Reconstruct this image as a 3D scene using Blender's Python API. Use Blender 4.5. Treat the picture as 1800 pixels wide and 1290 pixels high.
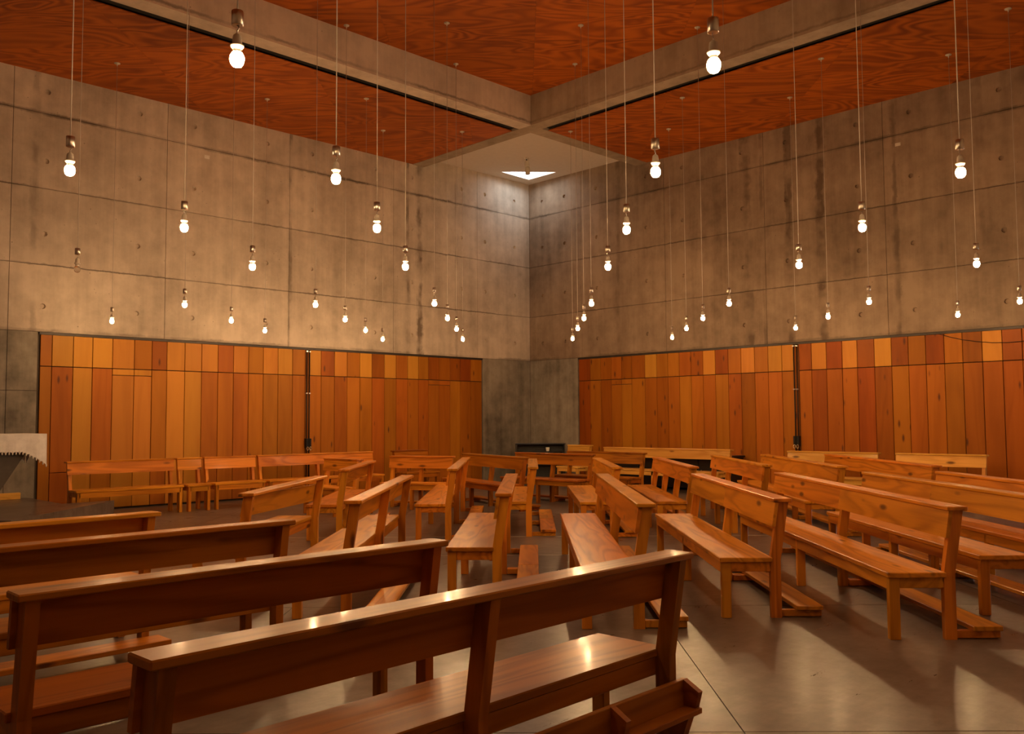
import bpy, bmesh, math, random
from mathutils import Vector, Matrix
random.seed(7)
for o in list(bpy.data.objects):
    bpy.data.objects.remove(o, do_unlink=True)
scene = bpy.context.scene
COL = scene.collection

# ------------------------------------------------------------------ camera
cam_d = bpy.data.cameras.new('camera')
cam = bpy.data.objects.new('camera', cam_d)
COL.objects.link(cam)
cam_d.sensor_fit = 'HORIZONTAL'
cam_d.sensor_width = 36.0
cam_d.lens = 36.0 * 1581.0 / 1800.0
cam_d.clip_start = 0.02
cam_d.clip_end = 200
# rows: world axes expressed in camera axes (x right, y up, z back)
RX = Vector((0.7128, -0.0380, -0.7003))
UP = Vector((-0.0063, 0.9982, -0.0601))
UP.normalize()
RX = (RX - UP * RX.dot(UP)).normalized()
RY = UP.cross(RX)
M3 = Matrix((RX, RY, UP))
cam.matrix_world = Matrix.Translation((0, 0, 1.45)) @ M3.to_4x4()
scene.camera = cam

# ------------------------------------------------------------------ room numbers
XW, YW = 16.15, 15.75          # inner faces of right and left wall
XB, YB = -5.0, -1.2            # walls behind the camera
Z_STRIP, Z_MID, Z_WHITE, Z_BEAM = 7.235, 7.82, 7.44, 7.225
S = 1 / math.sqrt(2)


def W(r, d):
    """plan point from distance to the right / ahead along the room's diagonal"""
    return Vector(((r + d) * S, (d - r) * S))


# ------------------------------------------------------------------ world, light, exposure
world = bpy.data.worlds.new('overcast_sky')
scene.world = world
world.use_nodes = True
bg = world.node_tree.nodes['Background']
bg.inputs['Color'].default_value = (0.90, 0.95, 1.0, 1)
bg.inputs['Strength'].default_value = 10.0


def portal(name, loc, rot, sx, sy):
    """light portal set in a real opening: guides the sky's light, adds none"""
    l = bpy.data.lights.new(name, 'AREA')
    l.shape = 'RECTANGLE'
    l.size, l.size_y = sx, sy
    l.cycles.is_portal = True
    o = bpy.data.objects.new(name, l)
    o.location = loc
    o.rotation_euler = rot
    COL.objects.link(o)


portal('skylight_portal', (15.3, 14.94, 7.51), (0, 0, 0), 1.1, 1.1)
portal('doorway_portal', (XW + .42, 1.3, 1.3), (math.radians(90), 0, math.radians(90)), 2.3, 2.6)
scene.view_settings.view_transform = 'Standard'
scene.view_settings.look = 'None'
scene.view_settings.gamma = 1.0
scene.view_settings.use_curve_mapping = False
scene.view_settings.exposure = 0.0
BULB_STRENGTH = 620.0
BULB_COLOR = (1.0, 0.60, 0.28, 1)

# ------------------------------------------------------------------ materials
def nodes_of(m):
    m.use_nodes = True
    nt = m.node_tree
    return nt, nt.nodes, nt.links, nt.nodes['Principled BSDF']


def new(nt, kind, **kw):
    n = nt.nodes.new(kind)
    for k, v in kw.items():
        if k in n.inputs.keys() if hasattr(n.inputs, 'keys') else False:
            n.inputs[k].default_value = v
        else:
            setattr(n, k, v)
    return n


def ramp(nt, fac, stops):
    n = nt.nodes.new('ShaderNodeValToRGB')
    el = n.color_ramp.elements
    while len(el) < len(stops):
        el.new(0.5)
    for e, (p, c) in zip(el, stops):
        e.position = p
        e.color = (*c, 1) if len(c) == 3 else c
    nt.links.new(fac, n.inputs['Fac'])
    return n.outputs['Color']


def math_(nt, op, a, b=None, c=None):
    n = nt.nodes.new('ShaderNodeMath')
    n.operation = op
    for i, v in enumerate((a, b, c)):
        if v is None:
            continue
        if isinstance(v, (int, float)):
            n.inputs[i].default_value = v
        else:
            nt.links.new(v, n.inputs[i])
    return n.outputs[0]


def mix(nt, fac, a, b, mode='MIX'):
    n = nt.nodes.new('ShaderNodeMix')
    n.data_type = 'RGBA'
    n.blend_type = mode
    for s, v in ((n.inputs[0], fac), (n.inputs[6], a), (n.inputs[7], b)):
        if isinstance(v, (int, float)):
            s.default_value = v
        elif isinstance(v, tuple):
            s.default_value = (*v, 1) if len(v) == 3 else v
        else:
            nt.links.new(v, s)
    return n.outputs[2]


def coords(nt, scale, offset=True, obj=True):
    """object coordinates, shifted by a per-object random amount, then scaled"""
    tc = nt.nodes.new('ShaderNodeTexCoord')
    src = tc.outputs['Object']
    if not obj:
        g = nt.nodes.new('ShaderNodeNewGeometry')
        src = g.outputs['Position']
    if offset:
        oi = nt.nodes.new('ShaderNodeObjectInfo')
        mul = nt.nodes.new('ShaderNodeVectorMath')
        mul.operation = 'MULTIPLY'
        cmb = nt.nodes.new('ShaderNodeCombineXYZ')
        r = oi.outputs['Random']
        nt.links.new(math_(nt, 'MULTIPLY', r, 37.0), cmb.inputs[0])
        nt.links.new(math_(nt, 'MULTIPLY', math_(nt, 'FRACT', math_(nt, 'MULTIPLY', r, 17.3)), 9.0), cmb.inputs[1])
        nt.links.new(math_(nt, 'MULTIPLY', math_(nt, 'FRACT', math_(nt, 'MULTIPLY', r, 91.7)), 9.0), cmb.inputs[2])
        add = nt.nodes.new('ShaderNodeVectorMath')
        add.operation = 'ADD'
        nt.links.new(src, add.inputs[0])
        nt.links.new(cmb.outputs[0], add.inputs[1])
        src = add.outputs[0]
    mp = nt.nodes.new('ShaderNodeMapping')
    mp.inputs['Scale'].default_value = scale
    nt.links.new(src, mp.inputs['Vector'])
    return mp.outputs[0]


def noise(nt, vec, scale, detail=4, rough=0.55, dist=0.0):
    n = nt.nodes.new('ShaderNodeTexNoise')
    n.inputs['Scale'].default_value = scale
    n.inputs['Detail'].default_value = detail
    n.inputs['Roughness'].default_value = rough
    n.inputs['Distortion'].default_value = dist
    nt.links.new(vec, n.inputs['Vector'])
    return n.outputs['Fac']


def bump(nt, bsdf, height, strength, dist=0.01):
    b = nt.nodes.new('ShaderNodeBump')
    b.inputs['Strength'].default_value = strength
    b.inputs['Distance'].default_value = dist
    nt.links.new(height, b.inputs['Height'])
    nt.links.new(b.outputs[0], bsdf.inputs['Normal'])


def wood(name, light, dark, axis='x', rough=0.30, knots=True, ring=9.0, vary=0.25, coat=0.13, figure=0.20, spec=0.14, knot_col=(0.09, 0.03, 0.012)):
    m = bpy.data.materials.new(name)
    nt, N, L, B = nodes_of(m)
    sc = {'x': (0.11, 1, 1), 'y': (1, 0.11, 1), 'z': (1, 1, 0.11)}[axis]
    n0 = noise(nt, coords(nt, sc), ring * 0.5, 2, 0.45, 0.5)
    fl = math_(nt, 'ADD', math_(nt, 'MULTIPLY', math_(nt, 'SINE', math_(nt, 'MULTIPLY', n0, 40.0)), 0.5), 0.5)
    fl = math_(nt, 'POWER', fl, 1.8)
    fine_sc = {'x': (1.2, 40, 40), 'y': (40, 1.2, 40), 'z': (40, 40, 1.2)}[axis]
    fine = noise(nt, coords(nt, fine_sc), 2.2, 3)
    big = noise(nt, coords(nt, sc), 2.2, 3)
    f = math_(nt, 'ADD', math_(nt, 'MULTIPLY', fl, -figure), math_(nt, 'MULTIPLY', fine, 0.17))
    f = math_(nt, 'ADD', f, math_(nt, 'MULTIPLY', big, 0.95))
    c = ramp(nt, f, [(0.16, dark), (0.62, light)])
    oi = nt.nodes.new('ShaderNodeObjectInfo')
    hv = nt.nodes.new('ShaderNodeHueSaturation')
    L.new(c, hv.inputs['Color'])
    rnd = math_(nt, 'FRACT', math_(nt, 'MULTIPLY', oi.outputs['Random'], 53.7))
    L.new(math_(nt, 'ADD', math_(nt, 'MULTIPLY', rnd, vary), 1 - vary * 0.6), hv.inputs['Value'])
    L.new(math_(nt, 'ADD', math_(nt, 'MULTIPLY', math_(nt, 'FRACT', math_(nt, 'MULTIPLY', oi.outputs['Random'], 11.3)), 0.018), 0.492), hv.inputs['Hue'])
    col = hv.outputs[0]
    if knots:
        ksc = {'x': (1.9, 6.0, 6.0), 'y': (6.0, 1.9, 6.0), 'z': (6.0, 6.0, 1.9)}[axis]
        vo = nt.nodes.new('ShaderNodeTexVoronoi')
        vo.inputs['Scale'].default_value = 1.0
        L.new(coords(nt, ksc), vo.inputs['Vector'])
        k = ramp(nt, vo.outputs['Distance'], [(0.07, (1, 1, 1)), (0.17, (0, 0, 0))])
        col = mix(nt, math_(nt, 'MULTIPLY', k, 0.85), col, knot_col)
    L.new(col, B.inputs['Base Color'])
    r = math_(nt, 'ADD', math_(nt, 'MULTIPLY', big, 0.10), rough - 0.05)
    L.new(r, B.inputs['Roughness'])
    B.inputs['Coat Weight'].default_value = coat
    B.inputs['Specular IOR Level'].default_value = spec
    B.inputs['Coat Roughness'].default_value = 0.09
    return m


def plywood(name, light, dark):
    m = bpy.data.materials.new(name)
    nt, N, L, B = nodes_of(m)
    v = coords(nt, (0.32, 1.0, 1))
    n0 = noise(nt, v, 1.3, 2, 0.5, 0.6)
    w = math_(nt, 'SINE', math_(nt, 'MULTIPLY', n0, 80.0))
    w = math_(nt, 'ADD', math_(nt, 'MULTIPLY', w, 0.5), 0.5)
    msk = noise(nt, coords(nt, (1, 1, 1)), 1.1, 2)
    fine = noise(nt, coords(nt, (2, 30, 1)), 4.0, 3)
    f = math_(nt, 'ADD', math_(nt, 'MULTIPLY', math_(nt, 'MULTIPLY', w, msk), 0.75), math_(nt, 'MULTIPLY', fine, 0.35))
    c = ramp(nt, f, [(0.15, light), (0.75, dark)])
    oi = nt.nodes.new('ShaderNodeObjectInfo')
    hv = nt.nodes.new('ShaderNodeHueSaturation')
    L.new(c, hv.inputs['Color'])
    L.new(math_(nt, 'ADD', math_(nt, 'MULTIPLY', oi.outputs['Random'], 0.34), 0.82), hv.inputs['Value'])
    L.new(hv.outputs[0], B.inputs['Base Color'])
    B.inputs['Roughness'].default_value = 0.55
    B.inputs['Specular IOR Level'].default_value = 0.3
    return m


def concrete(name, base, dark, stains=(), scale=1.0, rough=0.85, blotch=0.5, edge=True, lines=((6.56, 0.045, 0.75), (5.31, 0.026, 0.5), (4.05, 0.022, 0.5), (2.97, 0.04, 0.5))):
    """board-marked cast concrete: blotches, pin holes, run marks; stains = (axis, place, width, strength)"""
    m = bpy.data.materials.new(name)
    nt, N, L, B = nodes_of(m)
    p = coords(nt, (1, 1, 1), offset=False, obj=False)
    n1 = noise(nt, p, 0.55 * scale, 5, 0.6)
    n2 = noise(nt, p, 3.1 * scale, 6, 0.65)
    mp = nt.nodes.new('ShaderNodeMapping')
    mp.inputs['Scale'].default_value = (1, 1, 0.07)
    L.new(p, mp.inputs['Vector'])
    n3 = noise(nt, mp.outputs[0], 5.0 * scale, 4, 0.6)
    f = math_(nt, 'ADD', math_(nt, 'MULTIPLY', n1, 0.5), math_(nt, 'MULTIPLY', n2, 0.32))
    f = math_(nt, 'ADD', f, math_(nt, 'MULTIPLY', n3, 0.28))
    c = ramp(nt, f, [(0.40, dark), (0.64, base)])
    sp = nt.nodes.new('ShaderNodeTexVoronoi')
    sp.inputs['Scale'].default_value = 9.0
    L.new(p, sp.inputs['Vector'])
    pit = ramp(nt, sp.outputs['Distance'], [(0.05, (1, 1, 1)), (0.12, (0, 0, 0))])
    pit = math_(nt, 'MULTIPLY', pit, ramp(nt, n2, [(0.52, (0, 0, 0)), (0.62, (1, 1, 1))]))
    c = mix(nt, math_(nt, 'MULTIPLY', pit, 0.55), c, (0.07, 0.05, 0.035))
    sep = nt.nodes.new('ShaderNodeSeparateXYZ')
    L.new(p, sep.inputs[0])
    if edge:
        # grout runs and honeycombing along the horizontal day joints
        wob = math_(nt, 'MULTIPLY', math_(nt, 'SUBTRACT', noise(nt, p, 6.0, 4, 0.7), 0.5), 0.09)
        zz = math_(nt, 'ADD', sep.outputs[2], wob)
        tot = None
        for z0, wd, st in lines:
            d = math_(nt, 'ABSOLUTE', math_(nt, 'SUBTRACT', zz, z0))
            k = math_(nt, 'MULTIPLY', ramp(nt, math_(nt, 'DIVIDE', d, wd), [(0.25, (1, 1, 1)), (1.0, (0, 0, 0))]), st)
            tot = k if tot is None else math_(nt, 'MAXIMUM', tot, k)
        brk = ramp(nt, noise(nt, p, 0.9, 3), [(0.38, (0.15, 0.15, 0.15)), (0.6, (1, 1, 1))])
        c = mix(nt, math_(nt, 'MULTIPLY', tot, brk), c, (0.085, 0.062, 0.042))
    for ax, pos, wd, st in stains:
        wob = math_(nt, 'MULTIPLY', math_(nt, 'SUBTRACT', noise(nt, mp.outputs[0], 4.0, 4, 0.65), 0.5), wd * 3.2)
        wob2 = math_(nt, 'MULTIPLY', math_(nt, 'SUBTRACT', noise(nt, p, 5.0, 3, 0.65), 0.5), wd * 1.6)
        d = math_(nt, 'ABSOLUTE', math_(nt, 'SUBTRACT', math_(nt, 'ADD', math_(nt, 'ADD', sep.outputs[ax], wob), wob2), pos))
        k = ramp(nt, math_(nt, 'DIVIDE', d, wd), [(0.35, (1, 1, 1)), (1.0, (0, 0, 0))])
        gap = ramp(nt, noise(nt, p, 1.7, 3), [(0.4, (0.1, 0.1, 0.1)), (0.58, (1, 1, 1))])
        c = mix(nt, math_(nt, 'MULTIPLY', math_(nt, 'MULTIPLY', k, gap), st), c, (0.10, 0.065, 0.04))
    oi = nt.nodes.new('ShaderNodeObjectInfo')
    hv = nt.nodes.new('ShaderNodeHueSaturation')
    L.new(c, hv.inputs['Color'])
    L.new(math_(nt, 'ADD', math_(nt, 'MULTIPLY', oi.outputs['Random'], 0.14), 0.93), hv.inputs['Value'])
    L.new(hv.outputs[0], B.inputs['Base Color'])
    B.inputs['Roughness'].default_value = rough
    hgt = math_(nt, 'SUBTRACT', math_(nt, 'MULTIPLY', n2, 0.6), pit)
    bump(nt, B, hgt, 0.25, 0.02)
    return m


def polished(name):
    m = bpy.data.materials.new(name)
    nt, N, L, B = nodes_of(m)
    p = coords(nt, (1, 1, 1), offset=False, obj=False)
    n1 = noise(nt, p, 0.7, 5, 0.6)
    n2 = noise(nt, p, 7.0, 6, 0.7)
    mp = nt.nodes.new('ShaderNodeMapping')
    mp.inputs['Rotation'].default_value = (0, 0, 0.7)
    mp.inputs['Scale'].default_value = (1, 9, 1)
    L.new(p, mp.inputs['Vector'])
    scr = noise(nt, mp.outputs[0], 2.0, 5, 0.7)
    mp2 = nt.nodes.new('ShaderNodeMapping')
    mp2.inputs['Rotation'].default_value = (0, 0, -0.9)
    mp2.inputs['Scale'].default_value = (1, 4, 1)
    L.new(p, mp2.inputs['Vector'])
    scr2 = noise(nt, mp2.outputs[0], 1.6, 6, 0.7)
    f = math_(nt, 'ADD', math_(nt, 'MULTIPLY', n1, 0.50), math_(nt, 'MULTIPLY', n2, 0.34))
    f = math_(nt, 'ADD', f, math_(nt, 'MULTIPLY', math_(nt, 'ADD', scr, scr2), 0.14))
    c = ramp(nt, f, [(0.40, (0.072, 0.052, 0.041)), (0.54, (0.128, 0.095, 0.077)), (0.68, (0.205, 0.160, 0.134))])
    L.new(c, B.inputs['Base Color'])
    L.new(math_(nt, 'ADD', math_(nt, 'MULTIPLY', scr2, 0.16), 0.22), B.inputs['Roughness'])
    B.inputs['Specular IOR Level'].default_value = 0.20
    B.inputs['Coat Weight'].default_value = 0.07
    B.inputs['Coat Roughness'].default_value = 0.15
    bump(nt, B, math_(nt, 'ADD', n2, scr), 0.04, 0.004)
    return m


def plain(name, col, rough=0.5, metal=0.0, var=0.08):
    m = bpy.data.materials.new(name)
    nt, N, L, B = nodes_of(m)
    n = noise(nt, coords(nt, (1, 1, 1)), 12.0, 3)
    lo = tuple(x * (1 - var) for x in col)
    hi = tuple(min(1, x * (1 + var)) for x in col)
    L.new(ramp(nt, n, [(0.3, lo), (0.7, hi)]), B.inputs['Base Color'])
    B.inputs['Roughness'].default_value = rough
    B.inputs['Metallic'].default_value = metal
    return m


PINE_L, PINE_D = (0.74, 0.275, 0.026), (0.30, 0.088, 0.006)
M = {}
M['pine_x'] = wood('varnished_pine', PINE_L, PINE_D, 'x')
M['pine_z'] = wood('varnished_pine_upright', PINE_L, PINE_D, 'z')
M['dpine_x'] = wood('dark_varnished_pine', (0.42, 0.132, 0.010), (0.16, 0.040, 0.002), 'x')
M['dpine_z'] = wood('dark_varnished_pine_upright', (0.42, 0.132, 0.010), (0.16, 0.040, 0.002), 'z')
M['lpine_x'] = wood('pale_pine', (0.84, 0.46, 0.10), (0.58, 0.265, 0.045), 'x')  # pale wood, lightened further to carry the daylight falling on it
M['lpine_z'] = wood('pale_pine_upright', (0.84, 0.46, 0.10), (0.58, 0.265, 0.045), 'z')
for nm, l, d in (('a', (0.47, 0.160, 0.013), (0.31, 0.092, 0.006)), ('b', (0.60, 0.255, 0.032), (0.46, 0.17, 0.016)),
                 ('c', (0.36, 0.095, 0.006), (0.20, 0.048, 0.003)), ('d', (0.45, 0.138, 0.010), (0.29, 0.080, 0.005))):
    M['board_' + nm] = wood('cladding_timber_' + nm, l, d, 'z', rough=0.5, spec=0.18, knots=(nm in 'cd'), ring=5.0, vary=0.2, coat=0.0, figure=0.10)
M['ply'] = plywood('stained_plywood', (0.50, 0.125, 0.007), (0.20, 0.038, 0.002))
C_BASE, C_DARK = (0.50, 0.43, 0.34), (0.27, 0.225, 0.17)
M['conc_l'] = concrete('cast_concrete', (0.70, 0.61, 0.50), (0.39, 0.33, 0.26), stains=((0, 12.62, 0.11, 0.8), (0, 12.28, 0.06, 0.6), (0, 4.62, 0.07, 0.35), (0, 9.32, 0.05, 0.5), (0, 13.7, 0.05, 0.3)))  # paler tone carries the left wall's stronger light; the streaks are stains
M['conc_r'] = concrete('cast_concrete_stained', (0.375, 0.28, 0.195), (0.175, 0.122, 0.08), stains=((1, 9.55, 0.12, 0.8), (1, 9.2, 0.05, 0.5), (1, 8.62, 0.09, 0.75), (1, 7.95, 0.12, 0.85), (1, 5.1, 0.08, 0.4), (1, 6.55, 0.06, 0.6), (1, 12.9, 0.06, 0.4)))  # darker base carries the right wall's shade; the streaks are water stains
M['conc_low'] = concrete('weathered_concrete', (0.37, 0.33, 0.265), (0.12, 0.105, 0.08), edge=False)
M['conc_beam'] = concrete('pale_beam_concrete', (0.74, 0.63, 0.51), (0.48, 0.40, 0.32), lines=((7.285, 0.035, 0.6),))  # beam concrete lightened to carry the light on the left beam
M['conc_beam2'] = concrete('brown_beam_concrete', (0.46, 0.37, 0.27), (0.27, 0.21, 0.145), lines=((7.285, 0.03, 0.5),))  # same beam concrete, darkened for the shade on the right beam
M['conc_dark'] = plain('joint_grout', (0.10, 0.08, 0.06), 0.95)
M['floor'] = polished('polished_concrete')
M['plaster'] = plain('white_plaster', (0.70, 0.63, 0.55), 0.9, var=0.03)
M['black_metal'] = plain('black_steel', (0.018, 0.017, 0.016), 0.45, 0.6)
M['dark_track'] = plain('dark_steel_track', (0.05, 0.042, 0.035), 0.5, 0.5)
M['black_lacquer'] = plain('black_lacquer', (0.012, 0.012, 0.013), 0.35)
M['steel'] = plain('brushed_steel', (0.62, 0.58, 0.52), 0.28, 1.0)
M['brass'] = plain('worn_brass', (0.75, 0.62, 0.38), 0.3, 1.0)
M['porcelain'] = plain('socket_porcelain', (0.62, 0.57, 0.48), 0.4)
M['cord'] = plain('pale_cord', (0.55, 0.50, 0.44), 0.5)
M['cloth'] = plain('crochet_linen', (0.93, 0.91, 0.88), 0.95)
M['lace'] = plain('crochet_lace', (0.82, 0.78, 0.70), 0.95)
M['altar'] = plain('altar_dark_concrete', (0.12, 0.10, 0.08), 0.8)
M['card'] = plain('white_card', (0.85, 0.82, 0.75), 0.7)
M['joint_metal'] = plain('pale_joint_strip', (0.60, 0.56, 0.50), 0.35, 0.3)
M['dark_void'] = plain('dark_recess', (0.02, 0.016, 0.013), 0.9)  # black that puts shade into the board and ceiling gaps

m = bpy.data.materials.new('lit_bulb')
nt, N, L, B = nodes_of(m)
B.inputs['Base Color'].default_value = (1, 0.9, 0.75, 1)
B.inputs['Emission Color'].default_value = BULB_COLOR
B.inputs['Emission Strength'].default_value = BULB_STRENGTH
M['bulb'] = m
m = bpy.data.materials.new('clear_bulb_glass')
nt, N, L, B = nodes_of(m)
B.inputs['Base Color'].default_value = (1, 0.97, 0.92, 1)
B.inputs['Roughness'].default_value = 0.05
B.inputs['Transmission Weight'].default_value = 0.95
B.inputs['IOR'].default_value = 1.2
M['clear_bulb'] = m

# ------------------------------------------------------------------ mesh helpers


class MB:
    def __init__(self):
        self.v, self.f = [], []

    def hexa(self, a):
        """8 corners, bottom ring then top ring"""
        o = len(self.v)
        self.v += [tuple(p) for p in a]
        for q in ((3, 2, 1, 0), (4, 5, 6, 7), (0, 1, 5, 4), (1, 2, 6, 5), (2, 3, 7, 6), (3, 0, 4, 7)):
            self.f.append(tuple(o + i for i in q))
        return self

    def box(self, x0, x1, y0, y1, z0, z1):
        return self.hexa([(x0, y0, z0), (x1, y0, z0), (x1, y1, z0), (x0, y1, z0),
                          (x0, y0, z1), (x1, y0, z1), (x1, y1, z1), (x0, y1, z1)])

    def chbox(self, x0, x1, y0, y1, z0, z1, c=0.004):
        """box with chamfered edges"""
        c = min(c, (x1 - x0) / 3, (y1 - y0) / 3, (z1 - z0) / 3)
        o = len(self.v)
        idx = {}
        for sx in (0, 1):
            for sy in (0, 1):
                for sz in (0, 1):
                    X, Y, Z = (x0, x1)[sx], (y0, y1)[sy], (z0, z1)[sz]
                    dx, dy, dz = (c, -c)[sx], (c, -c)[sy], (c, -c)[sz]
                    for k, p in enumerate(((X, Y + dy, Z + dz), (X + dx, Y, Z + dz), (X + dx, Y + dy, Z))):
                        idx[(sx, sy, sz, k)] = len(self.v)
                        self.v.append(p)
        I = idx
        F = self.f
        for s in (0, 1):
            fx = [I[(s, a, b, 0)] for a, b in ((0, 0), (1, 0), (1, 1), (0, 1))]
            fy = [I[(a, s, b, 1)] for a, b in ((0, 0), (0, 1), (1, 1), (1, 0))]
            fz = [I[(a, b, s, 2)] for a, b in ((0, 0), (1, 0), (1, 1), (0, 1))]
            for f_ in (fx, fy, fz):
                F.append(tuple(f_ if s else f_[::-1]))
        for a in (0, 1):
            for b in (0, 1):
                F.append((I[(0, a, b, 1)], I[(1, a, b, 1)], I[(1, a, b, 2)], I[(0, a, b, 2)]))
                F.append((I[(a, 0, b, 0)], I[(a, 1, b, 0)], I[(a, 1, b, 2)], I[(a, 0, b, 2)]))
                F.append((I[(a, b, 0, 0)], I[(a, b, 1, 0)], I[(a, b, 1, 1)], I[(a, b, 0, 1)]))
                for d in (0, 1):
                    F.append((I[(a, b, d, 0)], I[(a, b, d, 1)], I[(a, b, d, 2)]))
        return self

    def lathe(self, prof, n=16, cx=0, cy=0):
        """closed profile of (radius, z) from bottom to top around the z axis"""
        o = len(self.v)
        for r, z in prof:
            for i in range(n):
                a = 2 * math.pi * i / n
                self.v.append((cx + r * math.cos(a), cy + r * math.sin(a), z))
        for j in range(len(prof) - 1):
            for i in range(n):
                k = (i + 1) % n
                self.f.append((o + j * n + i, o + j * n + k, o + (j + 1) * n + k, o + (j + 1) * n + i))
        self.f.append(tuple(o + i for i in reversed(range(n))))
        t = o + (len(prof) - 1) * n
        self.f.append(tuple(t + i for i in range(n)))
        return self

    def tube(self, pts, r, n=8):
        o = len(self.v)
        pts = [Vector(p) for p in pts]
        for i, p in enumerate(pts):
            d = (pts[min(i + 1, len(pts) - 1)] - pts[max(i - 1, 0)]).normalized()
            a = d.orthogonal().normalized() if abs(d.z) > 0.9 else d.cross(Vector((0, 0, 1))).normalized()
            b = d.cross(a)
            for k in range(n):
                t = 2 * math.pi * k / n
                self.v.append(tuple(p + a * (r * math.cos(t)) + b * (r * math.sin(t))))
        for i in range(len(pts) - 1):
            for k in range(n):
                l = (k + 1) % n
                self.f.append((o + i * n + k, o + i * n + l, o + (i + 1) * n + l, o + (i + 1) * n + k))
        self.f.append(tuple(o + k for k in reversed(range(n))))
        e = o + (len(pts) - 1) * n
        self.f.append(tuple(e + k for k in range(n)))
        return self

    def prism(self, poly, z0, z1):
        """extrude a plan polygon"""
        o, n = len(self.v), len(poly)
        self.v += [(p[0], p[1], z0) for p in poly] + [(p[0], p[1], z1) for p in poly]
        self.f.append(tuple(o + i for i in reversed(range(n))))
        self.f.append(tuple(o + n + i for i in range(n)))
        for i in range(n):
            k = (i + 1) % n
            self.f.append((o + i, o + k, o + n + k, o + n + i))
        return self

    def mesh(self, name, smooth=False):
        me = bpy.data.meshes.new(name)
        me.from_pydata(self.v, [], self.f)
        bm = bmesh.new()
        bm.from_mesh(me)
        bmesh.ops.recalc_face_normals(bm, faces=bm.faces)
        bm.to_mesh(me)
        bm.free()
        if smooth:
            for p in me.polygons:
                p.use_smooth = len(p.vertices) == 4
        return me


def obj(name, mesh, mat, parent=None, smooth=False):
    if isinstance(mesh, MB):
        mesh = mesh.mesh(name, smooth)
    if mat is not None:
        mesh.materials.clear()
        mesh.materials.append(mat)
    o = bpy.data.objects.new(name, mesh)
    COL.objects.link(o)
    if parent is not None:
        o.parent = parent
    return o


def tag(o, label, cat, group=None):
    o['label'] = label
    o['category'] = cat
    if group:
        o['group'] = group
    return o


def thing(name, label, cat, loc=(0, 0, 0), rz=0.0, group=None):
    o = bpy.data.objects.new(name, None)
    o.empty_display_size = 0.2
    COL.objects.link(o)
    o.location = loc
    o.rotation_euler = (0, 0, rz)
    return tag(o, label, cat, group)


def structure(o, label=None):
    o['kind'] = 'structure'
    if label:
        o['label'] = label
    return o


def clip_poly(poly, x0, x1, y0, y1):
    def cut(pts, inside, inter):
        out = []
        for i in range(len(pts)):
            a, b = pts[i - 1], pts[i]
            ia, ib = inside(a), inside(b)
            if ib:
                if not ia:
                    out.append(inter(a, b))
                out.append(b)
            elif ia:
                out.append(inter(a, b))
        return out
    for ax, lim, sg in ((0, x0, 1), (0, x1, -1), (1, y0, 1), (1, y1, -1)):
        if not poly:
            return poly
        poly = cut(poly, lambda p: (p[ax] - lim) * sg >= 0,
                   lambda a, b: tuple(a[k] + (b[k] - a[k]) * (lim - a[ax]) / (b[ax] - a[ax]) for k in (0, 1)))
    return poly


def area(poly):
    return abs(sum(poly[i - 1][0] * poly[i][1] - poly[i][0] * poly[i - 1][1] for i in range(len(poly)))) / 2


def laid(name, parent, mat, rs, ds, rect, z0, z1, gap):
    """rectangular pieces on the diagonal grid rs x ds, cut to a wall-aligned rectangle"""
    for i in range(len(rs) - 1):
        for j in range(len(ds) - 1):
            q = [W(rs[i] + gap, ds[j] + gap), W(rs[i + 1] - gap, ds[j] + gap),
                 W(rs[i + 1] - gap, ds[j + 1] - gap), W(rs[i] + gap, ds[j + 1] - gap)]
            p = clip_poly([tuple(c) for c in q], *rect)
            if len(p) < 3 or area(p) < 0.0005:
                continue
            # local frame along the diagonal so the grain follows the sheet
            cx = sum(c[0] for c in p) / len(p)
            cy = sum(c[1] for c in p) / len(p)
            loc = []
            for c in p:
                dx, dy = c[0] - cx, c[1] - cy
                loc.append(((dx - dy) * S, (dx + dy) * S))
            o = obj(name, MB().prism(loc, 0, z1 - z0), mat, parent)
            o.location = (cx, cy, z0)
            o.rotation_euler = (0, 0, -math.pi / 4)


# ------------------------------------------------------------------ floor
floor = structure(obj('floor', MB().box(XB - .3, XW + .3, YB - .3, YW + .3, -0.3, -0.012), M['conc_dark']),
                  'polished grey concrete floor cut into large slabs')
RS = [-12.5, -10.3, -7.45, -4.62, -1.79, 1.035, 3.87, 6.7, 9.55, 12.4, 15.3]
DS = [-7.2, -4.3, -1.43, 1.43, 4.29, 7.15, 9.85, 11.42, 14.25, 17.1, 19.95, 22.8]
laid('floor_slab', floor, M['floor'], RS, DS, (XB, XW, YB, YW), -0.012, 0.0, 0.003)
for dd, r0, r1 in ((9.85, -4.6, 3.6), (11.42, -4.6, 5.2)):
    a, b = W(r0, dd), W(r1, dd)
    o = obj('joint_strip', MB().box(0, r1 - r0, -0.006, 0.006, -0.004, 0.002), M['joint_metal'], floor)
    o.location = (a.x, a.y, 0)
    o.rotation_euler = (0, 0, -math.pi / 4)

# ------------------------------------------------------------------ walls
T = 0.04     # panel thickness in front of the backing


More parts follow.
